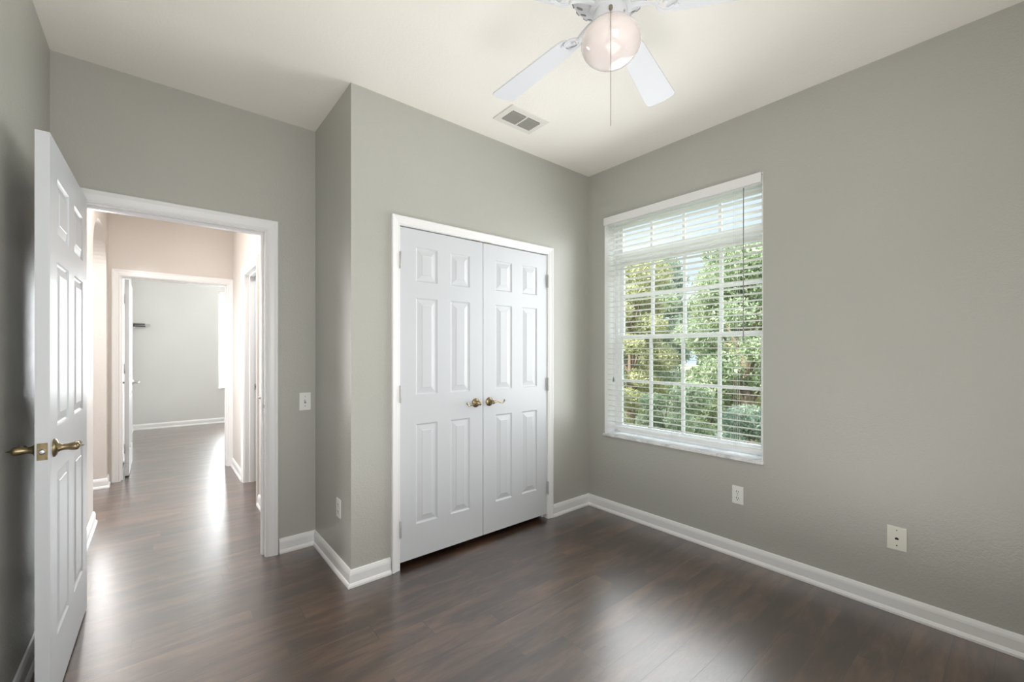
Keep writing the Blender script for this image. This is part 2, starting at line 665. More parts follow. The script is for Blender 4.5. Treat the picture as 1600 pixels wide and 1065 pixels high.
def frame_jamb(name, axis, p0, p1, lo, hi, top, t, stop, label, strike=None):
    """lining of an opening with a stop strip; stop = (s0, s1) along the wall depth"""
    bm = B()
    def bx(a0, a1, q0, q1, z0, z1):
        if axis == 'Y':
            box(bm, a0, a1, q0, q1, z0, z1)
        else:
            box(bm, q0, q1, a0, a1, z0, z1)
    bx(lo, lo + t, p0, p1, 0, top)
    bx(hi - t, hi, p0, p1, 0, top)
    bx(lo + t, hi - t, p0, p1, top - t, top)
    s = 0.011
    bx(lo + t, lo + t + s, stop[0], stop[1], 0, top - t)
    bx(hi - t - s, hi - t, stop[0], stop[1], 0, top - t)
    bx(lo + t + s, hi - t - s, stop[0], stop[1], top - t - s, top - t)
    o = tag(obj(name, bm, M_TRIM), label, 'door frame', kind='structure')
    if strike:
        sb = B()
        a, q0, q1, z = strike
        d = -0.0015 if a > (lo + hi) / 2 else 0.0015
        if axis == 'Y':
            box(sb, min(a, a + d), max(a, a + d), q0, q1, z - 0.03, z + 0.03)
        else:
            box(sb, q0, q1, min(a, a + d), max(a, a + d), z - 0.03, z + 0.03)
        st = obj('strike_plate', sb, M_NICKEL, o)
        hb = B()
        e = d * 1.4
        m = (q0 + q1) / 2
        if axis == 'Y':
            box(hb, min(a + d, a + e), max(a + d, a + e), m - 0.006, m + 0.006, z - 0.012, z + 0.012)
        else:
            box(hb, m - 0.006, m + 0.006, min(a + d, a + e), max(a + d, a + e), z - 0.012, z + 0.012)
        obj('latch_hole', hb, M_DARK, st)
    return o


T = 0.012
frame_jamb('trim_1', 'Y', YD, 3.15, DO[0], DO[1], DO[3], T, (3.072, 3.11), 'white frame lining of the hall doorway', (DO[1] - T, 3.034, 3.066, 0.935))
casing('trim_2', 'Y', YD, -1, DO[0] + 0.006, DO[1] - 0.006, DO[3] - 0.006, 'white moulded casing round the hall doorway', 0.066)
casing('trim_3', 'Y', 3.15, 1, DO[0] + 0.006, DO[1] - 0.006, DO[3] - 0.006, 'white casing on the hall side of the doorway', 0.061)
frame_jamb('trim_4', 'Y', YC, 2.46, CO[0], CO[1], CO[3], T, (2.398, 2.43), 'white frame lining of the closet')
casing('trim_5', 'Y', YC, -1, CO[0] + 0.010, CO[1] - 0.010, CO[3] - 0.010, 'white moulded casing round the closet doors', 0.052)
frame_jamb('trim_6', 'Y', YF, 5.82, FO[0], FO[1], FO[3], T, (5.745, 5.78), 'white frame lining of the far doorway')
casing('trim_7', 'Y', YF, -1, FO[0] + 0.006, FO[1] - 0.006, FO[3] - 0.006, 'white casing round the far doorway at the end of the hall', 0.061)
frame_jamb('trim_8', 'X', XH1, 0.80, 4.15, 4.88, 2.035, T, (0.705, 0.74), 'white frame lining of the open side doorway in the hall', (4.88 - T, 0.745, 0.775, 0.93))
casing('trim_9', 'X', XH1, -1, 4.156, 4.874, 2.029, 'white casing round the open side doorway in the hall', 0.061)
frame_jamb('trim_10', 'X', XH1, 0.80, 3.20, 3.80, 2.035, T, (0.705, 0.74), 'white frame lining of the nearer hall door')
casing('trim_11', 'X', XH1, -1, 3.225, 3.794, 2.029, 'white casing round the nearer hall door', 0.061)

# ------------------------------------------------------------------ six panel doors


def door_slab(w, h, t, xp, zp):
    """slab from (0,0,0) to (w,t,h); front face y=0. xp, zp: panel intervals. Both faces moulded."""
    bm = B()
    xs = [0.0] + [v for p in xp for v in p] + [w]
    zs = [0.0] + [v for p in zp for v in p] + [h]
    PAN = [(0.0, 0.0), (0.004, 0.0045), (0.009, 0.0075), (0.013, 0.0075), (0.042, 0.0015), (0.044, 0.0)]
    for side in (0, 1):
        Y = lambda d: d if side == 0 else t - d
        for i in range(len(xs) - 1):
            for j in range(len(zs) - 1):
                x0, x1, z0, z1 = xs[i], xs[i + 1], zs[j], zs[j + 1]
                if i % 2 == 1 and j % 2 == 1:
                    rings = []
                    for u, d in PAN:
                        rings.append([bm.verts.new((a, Y(d), b)) for a, b in ((x0 + u, z0 + u), (x1 - u, z0 + u), (x1 - u, z1 - u), (x0 + u, z1 - u))])
                    for r, q in zip(rings, rings[1:]):
                        for k in range(4):
                            l = (k + 1) % 4
                            f = (r[k], r[l], q[l], q[k])
                            bm.faces.new(f if side == 0 else f[::-1])
                    bm.faces.new(rings[-1] if side == 0 else rings[-1][::-1])
                else:
                    f = [bm.verts.new((a, Y(0), b)) for a, b in ((x0, z0), (x1, z0), (x1, z1), (x0, z1))]
                    bm.faces.new(f if side == 0 else f[::-1])
    for f in (((0, 0, 0), (0, t, 0), (0, t, h), (0, 0, h)), ((w, 0, 0), (w, 0, h), (w, t, h), (w, t, 0)),
              ((0, 0, 0), (w, 0, 0), (w, t, 0), (0, t, 0)), ((0, 0, h), (0, t, h), (w, t, h), (w, 0, h))):
        bm.faces.new([bm.verts.new(v) for v in f])
    bmesh.ops.remove_doubles(bm, verts=bm.verts, dist=1e-5)
    return bm


def six(w, st, pw):
    """panel intervals across a leaf of width w: stile st, panel width pw"""
    return [(st, st + pw), (w - st - pw, w - st)]


def hinge(parent, x, y, z, mat=M_STEEL, leafx=None, ax=1):
    bm = B()
    lathe(bm, [(0.0001, -0.052), (0.004, -0.050), (0.0062, -0.044), (0.0062, 0.044), (0.004, 0.050), (0.0001, 0.052)], 10, (x, y, z))
    if leafx:
        box(bm, leafx[0], leafx[1], leafx[2], leafx[3], z - 0.044, z + 0.044)
    return obj('hinge', bm, mat, parent, smooth=True)


def closet_leaf(name, x0, hinge_left, label):
    w, h, t = 0.5985, 1.972, 0.035
    e = empty(name, (x0, YC - 0.001, 0.038))
    tag(e, label, 'door', kind='structure')
    st, pw = 0.104, 0.148
    bm = door_slab(w, h, t, six(w, st, pw), [(0.202, 0.803), (0.978, 1.562), (1.660, 1.868)])
    obj('door_panel', bm, M_DOOR, e)
    hx = -0.001 if hinge_left else w + 0.001
    for z in (0.200, 0.990, 1.775):
        sx = -1 if hinge_left else 1
        lf = (hx - 0.001, hx + 0.001)
        hinge(e, hx, -0.0125, z, M_HINGE, (min(lf), max(lf), -0.0125, 0.0))
    # lever
    kx = w - 0.058 if hinge_left else 0.050
    kz = 0.898
    hd = B()
    lathe(hd, [(0.0001, 0.0), (0.030, 0.0), (0.030, -0.003), (0.026, -0.007), (0.018, -0.010), (0.013, -0.016), (0.011, -0.030), (0.012, -0.036), (0.0125, -0.052), (0.008, -0.056), (0.0001, -0.057)], 24, (kx, 0, kz), 'Y')
    H_ = obj('door_handle', hd, M_BRASS, e, smooth=True)
    lv = B()
    s = -1 if hinge_left else 1
    P = [(0, 0), (0.012, 0.001), (0.030, 0.006), (0.050, 0.000), (0.068, -0.009), (0.084, -0.010), (0.094, 0.000)]
    tube(lv, [(kx + s * a, -0.046, kz + b) for a, b in P], [0.0085, 0.0085, 0.007, 0.0055, 0.0045, 0.004, 0.0035], 10, 0.8)
    ball(lv, (kx + s * 0.097, -0.046, kz + 0.006), 0.0075)
    obj('lever', lv, M_BRASS_L, H_, smooth=True)
    # ball catch at the top by the meeting edge
    cb = B()
    cx = w - 0.075 if hinge_left else 0.02
    box(cb, cx, cx + 0.05, 0.0, 0.02, h, h + 0.006)
    obj('ball_catch', cb, M_BRASS, e)
    return e


closet_leaf('door_1', 1.0975, True, 'left white six-panel closet door')
closet_leaf('door_2', 1.7005, False, 'right white six-panel closet door')


def turned_lever(e, name, x, y, z, out, along, mat, L=0.10):
    """handle on a leaf face: `out` = unit vector off the face, `along` = unit vector of lever"""
    o_, a_ = Vector(out), Vector(along)
    ax = 'X' if abs(o_.x) > 0.5 else 'Y'
    sg = o_.x + o_.y
    bm = B()
    prof = [(0.0001, 0.0), (0.032, 0.0), (0.032, 0.004), (0.028, 0.008), (0.016, 0.012), (0.0125, 0.018), (0.011, 0.026), (0.0115, 0.036), (0.0135, 0.044), (0.0145, 0.052), (0.0145, 0.058), (0.011, 0.063), (0.004, 0.066), (0.0022, 0.074), (0.0001, 0.078)]
    lathe(bm, [(r, h * sg) for r, h in prof], 24, (x, y, z), ax)
    hd = obj(name, bm, mat, e, smooth=True)
    lv = B()
    c = Vector((x, y, z)) + o_ * 0.052
    pts = [c + a_ * (L * k) + Vector((0, 0, dz)) for k, dz in ((0, 0), (0.2, 0.002), (0.45, 0.006), (0.7, 0.0), (0.9, -0.008), (1.0, -0.004))]
    tube(lv, pts, [0.009, 0.009, 0.0075, 0.006, 0.0055, 0.006], 10, 0.8)
    ball(lv, pts[-1], 0.0085)
    obj('lever', lv, mat, hd, smooth=True)
    return hd


def entry_leaf():
    w, h, t = 0.838, 2.021, 0.036
    # local frame: slab along +x from the latch edge, front face y=0 towards the room
    e = empty('door_3', (-0.2650, 2.987, 0.010), math.radians(-91.1))
    tag(e, 'open white six-panel entry door with brass lever, folded back against the left wall', 'door', kind='structure')
    # rotation -90: local +x -> world -y ; local +y -> world +x ; so the visible face is local y = 0 with the slab at y<0
    bm = door_slab(w, h, t, six(w, 0.125, 0.232), [(0.228, 0.828), (0.995, 1.595), (1.695, 1.900)])
    for v in bm.verts:
        v.co.y -= t
    obj('door_panel', bm, M_DOOR, e)
    for z in (0.20, 1.00, 1.80):
        hinge(e, -0.005, -t - 0.003, z, M_BRASS, (-0.0015, 0.0, -t, -0.006))
    lp = B()
    box(lp, w, w + 0.0015, -t + 0.005, -0.005, 0.925 - 0.029, 0.925 + 0.029)
    pl = obj('latch_plate', lp, M_BRASS, e, bevel=0.0008)
    lb = B()
    lathe(lb, [(0.0001, 0.0), (0.009, 0.0), (0.009, 0.004), (0.006, 0.008), (0.0001, 0.009)], 14, (w + 0.0015, -t / 2, 0.925), 'X')
    obj('latch_bolt', lb, M_STEEL, pl, smooth=True)
    turned_lever(e, 'door_handle', w - 0.062, 0.0, 0.925, (0, 1, 0), (-1, 0, 0), M_BRASS, 0.095)
    turned_lever(e, 'door_handle', w - 0.062, -t, 0.925, (0, -1, 0), (-1, 0, 0), M_BRASS, 0.095)
    return e


entry_leaf()


def far_leaf():
    w, h, t = 0.79, 2.0, 0.036
    e = empty('door_4', (-0.2480, 5.862, 0.012), math.radians(90))
    tag(e, 'open white door of the far room, swung in beside its left wall', 'door', kind='structure')
    # rotation +90: local +x -> world +y ; local +y -> world -x ; slab at y in (-t, 0): world x -0.248..-0.212
    bm = door_slab(w, h, t, six(w, 0.12, 0.21), [(0.228, 0.828), (0.990, 1.585), (1.685, 1.890)])
    for v in bm.verts:
        v.co.y -= t
    obj('door_panel', bm, M_DOOR, e)
    for z in (0.28, 1.09, 1.80):
        hinge(e, -0.006, -0.002, z, M_NICKEL)
    turned_lever(e, 'door_handle', w - 0.065, -t, 0.91, (0, -1, 0), (-1, 0, 0), M_NICKEL, 0.09)
    turned_lever(e, 'door_handle', w - 0.065, 0.0, 0.91, (0, 1, 0), (-1, 0, 0), M_NICKEL, 0.04)


far_leaf()


def hall_leaf():
    e = empty('door_5', (XH1 + 0.006, 3.788, 0.012), math.radians(-90))
    tag(e, 'closed white hall door nearest the entry doorway, showing only its lever', 'door', kind='structure')
    w, h, t = 0.575, 2.0, 0.035
    bm = door_slab(w, h, t, six(w, 0.10, 0.145), [(0.228, 0.828), (0.990, 1.585), (1.685, 1.890)])
    obj('door_panel', bm, M_DOOR, e)
    turned_lever(e, 'door_handle', 0.055, 0.0, 0.915, (0, -1, 0), (1, 0, 0), M_NICKEL, 0.06)


hall_leaf()

# ------------------------------------------------------------------ window 1 with blind


def window(name, xg, y0, y1, z0, z1, rows, ncol, label):
    """window in a wall facing -X; xg = room side face of the frame"""
    e = empty(name, (0, 0, 0))
    tag(e, label, 'window', kind='structure')
    fr = B()
    f = 0.030
    x0, x1 = xg, xg + 0.055
    box(fr, x0, x1, y0, y0 + f, z0, z1)
    box(fr, x0, x1, y1 - f, y1, z0, z1)
    box(fr, x0, x1, y0 + f, y1 - f, z0, z0 + f)
    box(fr, x0, x1, y0 + f, y1 - f, z1 - f, z1)
    obj('window_frame', fr, M_VINYL, e, bevel=0.003)
    return e, f


e, f = window('window_1', 2.925, WIN[0], WIN[1], WIN[2] + 0.02, WIN[3], None, 4, 'white window with grid panes looking onto trees')
yy = (WIN[0] + 0.030, WIN[1] - 0.030)
# transom bar
tb = B()
box(tb, 2.922, 2.975, yy[0], yy[1], 2.012, 2.058)
obj('transom_bar', tb, M_VINYL, e, bevel=0.003)


def sash(x0, x1, z0, z1, bars_z, nm, lock=False):
    s = B()
    st = 0.034
    box(s, x0, x1, yy[0], yy[0] + st, z0, z1)
    box(s, x0, x1, yy[1] - st, yy[1], z0, z1)
    box(s, x0, x1, yy[0] + st, yy[1] - st, z0, z0 + st)
    box(s, x0, x1, yy[0] + st, yy[1] - st, z1 - st, z1)
    so_ = obj(nm, s, M_VINYL, e, bevel=0.002)
    gy = (yy[0] + st, yy[1] - st)
    gz = (z0 + st, z1 - st)
    g = B()
    xc = (x0 + x1) / 2
    for k in (1, 2, 3):
        c = gy[0] + (gy[1] - gy[0]) * k / 4
        box(g, xc - 0.009, xc + 0.009, c - 0.0105, c + 0.0105, gz[0], gz[1])
    for z in bars_z:
        box(g, xc - 0.008, xc + 0.008, gy[0], gy[1], z - 0.0105, z + 0.0105)
    obj('muntins', g, M_VINYL, so_)
    p = B()
    box(p, xc - 0.002, xc + 0.002, gy[0], gy[1], gz[0], gz[1])
    obj('pane', p, M_GLASS, so_)


sash(2.928, 2.952, 0.650, 1.410, [1.040], 'lower_sash')
sash(2.953, 2.976, 1.376, 2.012, [1.722], 'upper_sash')
sash(2.940, 2.965, 2.058, 2.318, [], 'transom_sash')
# white-painted window reveal lining and marble sill
rv = B()
box(rv, XR, 2.925, WIN[1] - 0.004, WIN[1], WIN[2] + 0.02, WIN[3])
box(rv, XR, 2.925, WIN[0], WIN[0] + 0.004, WIN[2] + 0.02, WIN[3])
box(rv, XR, 2.925, WIN[0] + 0.004, WIN[1] - 0.004, WIN[3] - 0.004, WIN[3])
obj('reveal', rv, M_TRIM, e)
sl = B()
box(sl, 2.768, 2.925, WIN[0] - 0.006, WIN[1] + 0.006, 0.602, 0.622)
obj('window_sill', sl, M_SILL, e, bevel=0.004)


def blind():
    e = empty('window_blind', (2.838, 1.595, 0.655))
    tag(e, 'white horizontal slat blind hanging open in the window with trees behind', 'blind')
    inv = Matrix.Translation(-Vector(e.location))
    y0, y1 = 1.018, 2.172
    v = B()
    box(v, 2.764, 2.776, y0 - 0.006, y1 + 0.004, 2.288, 2.346, inv)
    obj('valance', v, M_TRIM, e, bevel=0.002)
    hr = B()
    box(hr, 2.810, 2.866, y0, y1, 2.292, 2.340, inv)
    obj('headrail', hr, M_VINYL, e, bevel=0.002)
    s = B()
    zs = []
    z = 0.715
    while z < 2.285:
        zs.append(z)
        z += 0.0418
    tilt = math.radians(-3)
    for z in zs:
        n = 4
        pr = []
        for k in range(n + 1):
            u = -0.025 + 0.05 * k / n
            c = 0.0018 * (1 - (u / 0.025) ** 2)
            pr.append((u * math.cos(tilt), u * math.sin(tilt) + c))
        top = []
        for yv in (y0, y1):
            a = [s.verts.new(inv @ Vector((2.838 + u, yv, z + w + 0.0014))) for u, w in pr]
            b = [s.verts.new(inv @ Vector((2.838 + u, yv, z + w - 0.0014))) for u, w in pr]
            top.append((a, b))
        (a0, b0), (a1, b1) = top
        for k in range(n):
            s.faces.new((a0[k], a0[k + 1], a1[k + 1], a1[k]))
            s.faces.new((b0[k + 1], b0[k], b1[k], b1[k + 1]))
        s.faces.new((a0[0], a1[0], b1[0], b0[0]))
        s.faces.new((a0[-1], b0[-1], b1[-1], a1[-1]))
        s.faces.new(a0 + b0[::-1])
        s.faces.new(a1[::-1] + b1)
    obj('slats', s, M_SLAT, e)
    br = B()
    box(br, 2.813, 2.863, y0, y1, 0.664, 0.682, inv)
    obj('bottom_rail', br, M_VINYL, e, bevel=0.003)
    c = B()
    for yv in (1.18, 1.61, 2.04):
        for dx in (-0.027, 0.027):
            for dy in (-0.006, 0.006):
                tube(c, [inv @ Vector((2.838 + dx, yv + dy, 0.670)), inv @ Vector((2.838 + dx, yv + dy, 2.30))], 0.0007, 5)
    obj('ladder_cord', c, M_CORD, e)
    w = B()
    tube(w, [inv @ Vector((2.802, 1.125, 2.29)), inv @ Vector((2.800, 1.125, 1.42))], 0.0028, 8)
    tube(w, [inv @ Vector((2.800, 1.125, 1.42)), inv @ Vector((2.800, 1.125, 1.34))], [0.0035, 0.0045], 8)
    obj('tilt_wand', w, M_CORD_D, e, smooth=True)
    p = B()
    for dy in (-0.003, 0.003):
        tube(p, [inv @ Vector((2.800, 2.105 + dy, 2.29)), inv @ Vector((2.800, 2.105 + dy, 1.07))], 0.0008, 5)
    pc = obj('pull_cord', p, M_CORD, e)
    t = B()
    lathe(t, [(0.002, 0.0), (0.004, -0.006), (0.0075, -0.034), (0.006, -0.038)], 12, inv @ Vector((2.800, 2.105, 1.075)))
    obj('tassel', t, M_SHADE, pc, smooth=True)
    for yv in (1.03, 2.16):
        hb = B()
        box(hb, 2.776, 2.812, yv - 0.003, yv + 0.003, 2.30, 2.335, inv)
        obj('valance_clip', hb, M_VINYL, e)


blind()

# far room window with blind
e2 = tag(empty('window_2'), 'bright window at the right of the far room', 'window', kind='structure')
fb = B()
box(fb, FW[0], FW[0] + 0.03, 9.34, 9.39, FW[2], FW[3])
box(fb, FW[1] - 0.03, FW[1], 9.34, 9.39, FW[2], FW[3])
box(fb, FW[0] + 0.03, FW[1] - 0.03, 9.34, 9.39, FW[2], FW[2] + 0.03)
box(fb, FW[0] + 0.03, FW[1] - 0.03, 9.34, 9.39, FW[3] - 0.03, FW[3])
box(fb, FW[0] + 0.03, FW[1] - 0.03, 9.345, 9.385, 1.44, 1.48)
obj('window_frame', fb, M_VINYL, e2)
pb = B()
box(pb, FW[0] + 0.03, FW[1] - 0.03, 9.362, 9.366, FW[2] + 0.03, FW[3] - 0.03)
obj('pane', pb, M_GLASS, e2)
sb = B()
box(sb, FW[0] - 0.0, FW[1], 9.235, 9.34, FW[2] - 0.0, FW[2] + 0.018)
obj('window_sill', sb, M_SILL, e2)
be = tag(empty('window_blind', ((FW[0] + FW[1]) / 2, 9.295, FW[2] + 0.03)), 'white slat blind on the bright window of the far room', 'blind')
bs = B()
z = FW[2] + 0.05
while z < FW[3] - 0.06:
    m = Matrix.Translation((0, 0, z - be.location.z)) @ Matrix.Rotation(math.radians(58), 4, 'X')
    box(bs, -0.605, 0.605, -0.025, 0.025, -0.0015, 0.0015, m)
    z += 0.044
obj('slats', bs, M_SLAT, be)
hb = B()
box(hb, -0.61, 0.61, -0.03, 0.03, FW[3] - 0.05 - be.location.z, FW[3] - be.location.z)
obj('headrail', hb, M_VINYL, be)

# ------------------------------------------------------------------ ceiling fan


def fan():
    cx, cy = 1.195, 0.91
    e = empty('ceiling_fan', (cx, cy, H))
    tag(e, 'white ceiling fan with round opal light globe and bead pull chain', 'ceiling fan')
    b = B()
    lathe(b, [(0.0001, 0.0), (0.085, 0.0), (0.085, -0.012), (0.078, -0.030), (0.050, -0.052), (0.030, -0.060)], 40)
    obj('canopy', b, M_FAN, e, smooth=True)
    # motor housing with flared slotted lower ring
    zb = -0.285
    b = B()
    lathe(b, [(0.030, -0.055), (0.060, -0.070), (0.110, -0.085), (0.135, -0.115), (0.140, -0.160), (0.138, -0.215), (0.132, -0.235), (0.128, -0.245), (0.085, -0.272), (0.060, zb)], 48)
    mh = obj('motor_housing', b, M_FAN, e, smooth=True)
    # slots on the cone between (0.128,-0.245) and (0.085,-0.272)
    d = Vector((0.085 - 0.128, 0, -0.272 + 0.245)).normalized()
    nrm = Vector((-d.z, 0, d.x))
    if nrm.z > 0:
        nrm = -nrm
    sb, rb = B(), B()
    ring = []
    hl, hw = 0.0125, 0.0055
    for i in range(16):
        a = 2 * math.pi * i / 16
        lx = math.cos(a) * hw + (hl - hw) * (1 if math.cos(a) > 0 else -1)
        ring.append(Vector((0.108, 0, -0.2576)) + d * lx + Vector((0, math.sin(a) * hw, 0)))
    top = [sb.verts.new(p + nrm * 0.0012) for p in ring]
    bot = [sb.verts.new(p - nrm * 0.002) for p in ring]
    sb.faces.new(top)
    sb.faces.new(bot)
    for i in range(16):
        j = (i + 1) % 16
        sb.faces.new((top[i], top[j], bot[j], bot[i]))
    box(rb, 0.1290, 0.1335, -0.009, 0.009, -0.2430, -0.2375)
    s0 = obj('vent_slot', sb, M_SHADE, mh)
    r0_ = obj('rim_slit', rb, M_SHADE, mh)
    for k in range(20):
        for q in (s0, r0_):
            c = q
            if k:
                c = q.copy()
                COL.objects.link(c)
                c.parent = mh
            c.rotation_euler = (0, 0, 2 * math.pi * (k + 0.5) / 20)
    # rotor hub plate
    b = B()
    lathe(b, [(0.0001, -0.272), (0.066, -0.272), (0.070, -0.280), (0.070, -0.296), (0.060, -0.302), (0.056, -0.306)], 40)
    obj('rotor_hub', b, M_FAN, e, smooth=True)
    b = B()
    lathe(b, [(0.050, -0.300), (0.056, -0.304), (0.058, -0.318), (0.058, -0.330), (0.064, -0.335), (0.064, -0.348), (0.058, -0.352), (0.0001, -0.352)], 40)
    sh = obj('switch_housing', b, M_FAN, e, smooth=True)
    sc = B()
    sc.free()
    for a in (20, 140, 260):
        a = math.radians(a)
        obj('thumbscrew', ball(B(), (0.065 * math.cos(a), 0.065 * math.sin(a), -0.342), 0.004, 8), M_NICKEL, sh, smooth=True)
    # globe
    b = B()
    r = 0.1005
    gz = -0.410
    prof = []
    N = 30
    a_start = math.asin(0.056 / r)
    for i in range(N + 1):
        a = a_start + (math.pi - a_start) * i / N
        prof.append((max(1e-4, r * math.sin(a)), gz + 0.074 * math.cos(a)))
    prof[0] = (0.056, prof[0][1])
    prof.insert(0, (0.054, prof[0][1] + 0.012))
    lathe(b, prof, 48)
    obj('light_globe', b, M_GLOBE, e, smooth=True)
    # pull chain on the camera side
    ang = math.atan2(-cy, -cx)
    px, py = 0.108 * math.cos(ang), 0.108 * math.sin(ang)
    sx, sy = 0.060 * math.cos(ang), 0.060 * math.sin(ang)
    c = B()
    z = -0.352
    pts = [(sx, sy, -0.335), (sx * 1.45, sy * 1.45, -0.345), (px, py, -0.372), (px, py, -0.40)]
    tube(c, pts, 0.0012, 6)
    z = -0.40
    while z > -0.745:
        lathe(c, [(0.0001, 0.0016), (0.0013, 0.0009), (0.0013, -0.0009), (0.0001, -0.0016)], 6, (px, py, z))
        z -= 0.0040
    tube(c, [(px, py, -0.40), (px, py, -0.748)], 0.0006, 5)
    pc = obj('pull_chain', c, M_BEAD, e)
    t = B()
    lathe(t, [(0.0015, 0.006), (0.006, 0.004), (0.0065, -0.004), (0.004, -0.010), (0.0015, -0.012)], 12, (sx * 1.12, sy * 1.12, -0.338))
    obj('chain_guide', t, M_BEAD, pc, smooth=True)
    # blades
    def blade():
        n = B()
        r0, r1 = 0.176, 0.628
        outline = []
        w0, w1 = 0.046, 0.064
        for k in range(9):                       # rounded root
            a = math.pi / 2 + math.pi * k / 8
            outline.append((r0 + 0.035 + 0.035 * math.cos(a), w0 * math.sin(a)))
        rc = 0.028
        for k in range(6):                       # tip corner
            a = -math.pi / 2 + math.pi / 2 * k / 5
            outline.append((r1 - rc + rc * math.cos(a) + 0.0, -(w1 - rc) + rc * math.sin(a)))
        outline.append((r1 + 0.005, 0))
        for k in range(6):
            a = math.pi / 2 * k / 5
            outline.append((r1 - rc + rc * math.cos(a), (w1 - rc) + rc * math.sin(a)))
        P = Matrix.Rotation(math.radians(-9), 4, 'X')
        top = [n.verts.new(P @ Vector((x, y, 0.003))) for x, y in outline]
        bot = [n.verts.new(P @ Vector((x, y, -0.003))) for x, y in outline]
        n.faces.new(top)
        n.faces.new(bot[::-1])
        for i in range(len(outline)):
            j = (i + 1) % len(outline)
            n.faces.new((top[i], bot[i], bot[j], top[j]))
        return n
    def iron():
        n = B()
        P = Matrix.Rotation(math.radians(-9), 4, 'X')
        # arm
        pts = [(0.062, 0, 0.010), (0.092, 0, 0.009), (0.125, 0, 0.004), (0.155, 0, -0.008)]
        tube(n, [P @ Vector(p) for p in pts], [0.011, 0.010, 0.009, 0.010], 10, 0.45)
        # scrolled, pierced plate: outer loop and two inner scrolls with screws
        loop = []
        for k in range(25):
            a = 2 * math.pi * k / 24
            loop.append(P @ Vector((0.184 + 0.034 * math.cos(a), 0.031 * math.sin(a) * (1 - 0.18 * math.cos(a)), -0.0065)))
        tube(n, loop, 0.0048, 8, 0.5)
        for s in (-1, 1):
            sc_ = [P @ Vector((0.150 + 0.055 * t, s * (0.004 + 0.020 * math.sin(t * 2.6)), -0.0065)) for t in [i / 10 for i in range(11)]]
            tube(n, sc_, 0.0042, 8, 0.5)
            lathe(n, [(0.0001, -0.004), (0.008, -0.003), (0.009, 0.003), (0.0001, 0.004)], 12, P @ Vector((0.212, s * 0.019, -0.0065)))
        lathe(n, [(0.0001, -0.004), (0.008, -0.003), (0.009, 0.003), (0.0001, 0.004)], 12, P @ Vector((0.176, 0, -0.0065)))
        return n
    bl0 = obj('blade', blade(), M_FAN, e, bevel=0.001)
    ir0 = obj('blade_iron', iron(), M_FAN, bl0, smooth=True)
    for k in range(5):
        bl = bl0
        if k:
            bl = bl0.copy()
            COL.objects.link(bl)
            ir = ir0.copy()
            COL.objects.link(ir)
            ir.parent = bl
        bl.parent = e
        bl.location = (0, 0, -0.303)
        bl.rotation_euler = (0, 0, math.radians(15.9 + 72 * k))


fan()

# ------------------------------------------------------------------ ceiling vent


def vent():
    e = empty('ceiling_vent', (1.775, 2.045, H))
    tag(e, 'rectangular louvred air vent on the ceiling near the closet wall', 'vent')
    hx, hy = 0.152, 0.096
    ix, iy = 0.114, 0.057
    f = B()
    z = -0.006
    box(f, -hx, hx, -hy, -iy, z, 0)
    box(f, -hx, hx, iy, hy, z, 0)
    box(f, -hx, -ix, -iy, iy, z, 0)
    box(f, ix, hx, -iy, iy, z, 0)
    box(f, -0.006, 0.006, -iy, iy, -0.010, 0)
    obj('vent_frame', f, M_CEIL_TRIM, e, bevel=0.002)
    d = B()
    box(d, -ix, ix, -iy, iy, -0.0015, 0)
    obj('duct', d, M_DUCT, e)
    l = B()
    for side in (-1, 1):
        xa, xb = (-ix, -0.006) if side < 0 else (0.006, ix)
        for k in range(7):
            yv = -iy + 0.010 + k * (2 * iy - 0.014) / 6.3
            m = Matrix.Translation(((xa + xb) / 2, yv, -0.007)) @ Matrix.Rotation(math.radians(-62), 4, 'X')
            box(l, -(xb - xa) / 2, (xb - xa) / 2, -0.0055, 0.0055, -0.0006, 0.0006, m)
    obj('louvers', l, simple('louvre_grey', srgb(165, 163, 155), 0.5), e)


vent()

# ------------------------------------------------------------------ switches, outlets


def wall_plate(name, loc, rz, w, h, mat, label, cat):
    """plate whose front faces local -Y"""
    e = empty(name, loc, rz)
    tag(e, label, cat)
    b = B()
    box(b, -w / 2, w / 2, -0.006, 0, -h / 2, h / 2)
    obj('cover_plate', b, mat, e, bevel=0.0025)
    return e


def screw(e, x, z, mat):
    b = B()
    lathe(b, [(0.0001, -0.0078), (0.003, -0.0075), (0.0034, -0.005)], 10, (x, 0, z), 'Y')
    obj('screw', b, mat, e, smooth=True)


def outlet(e):
    for s in (-1, 1):
        b = B()
        lathe(b, [(0.0001, -0.0072), (0.0150, -0.0072), (0.0165, -0.005)], 24, (0, 0, s * 0.020), 'Y')
        r = obj('socket', b, M_PLATE, e)
        d = B()
        box(d, -0.0078, -0.0048, -0.0080, -0.0071, s * 0.020 - 0.001, s * 0.020 + 0.009)
        box(d, 0.0048, 0.0078, -0.0080, -0.0071, s * 0.020 - 0.001, s * 0.020 + 0.007)
        lathe(d, [(0.0001, -0.0080), (0.0026, -0.0080), (0.0026, -0.0071)], 10, (0, 0, s * 0.020 - 0.008), 'Y')
        obj('slots', d, M_DARK, r)
    screw(e, 0, 0, M_NICKEL)


R90 = math.radians(90)
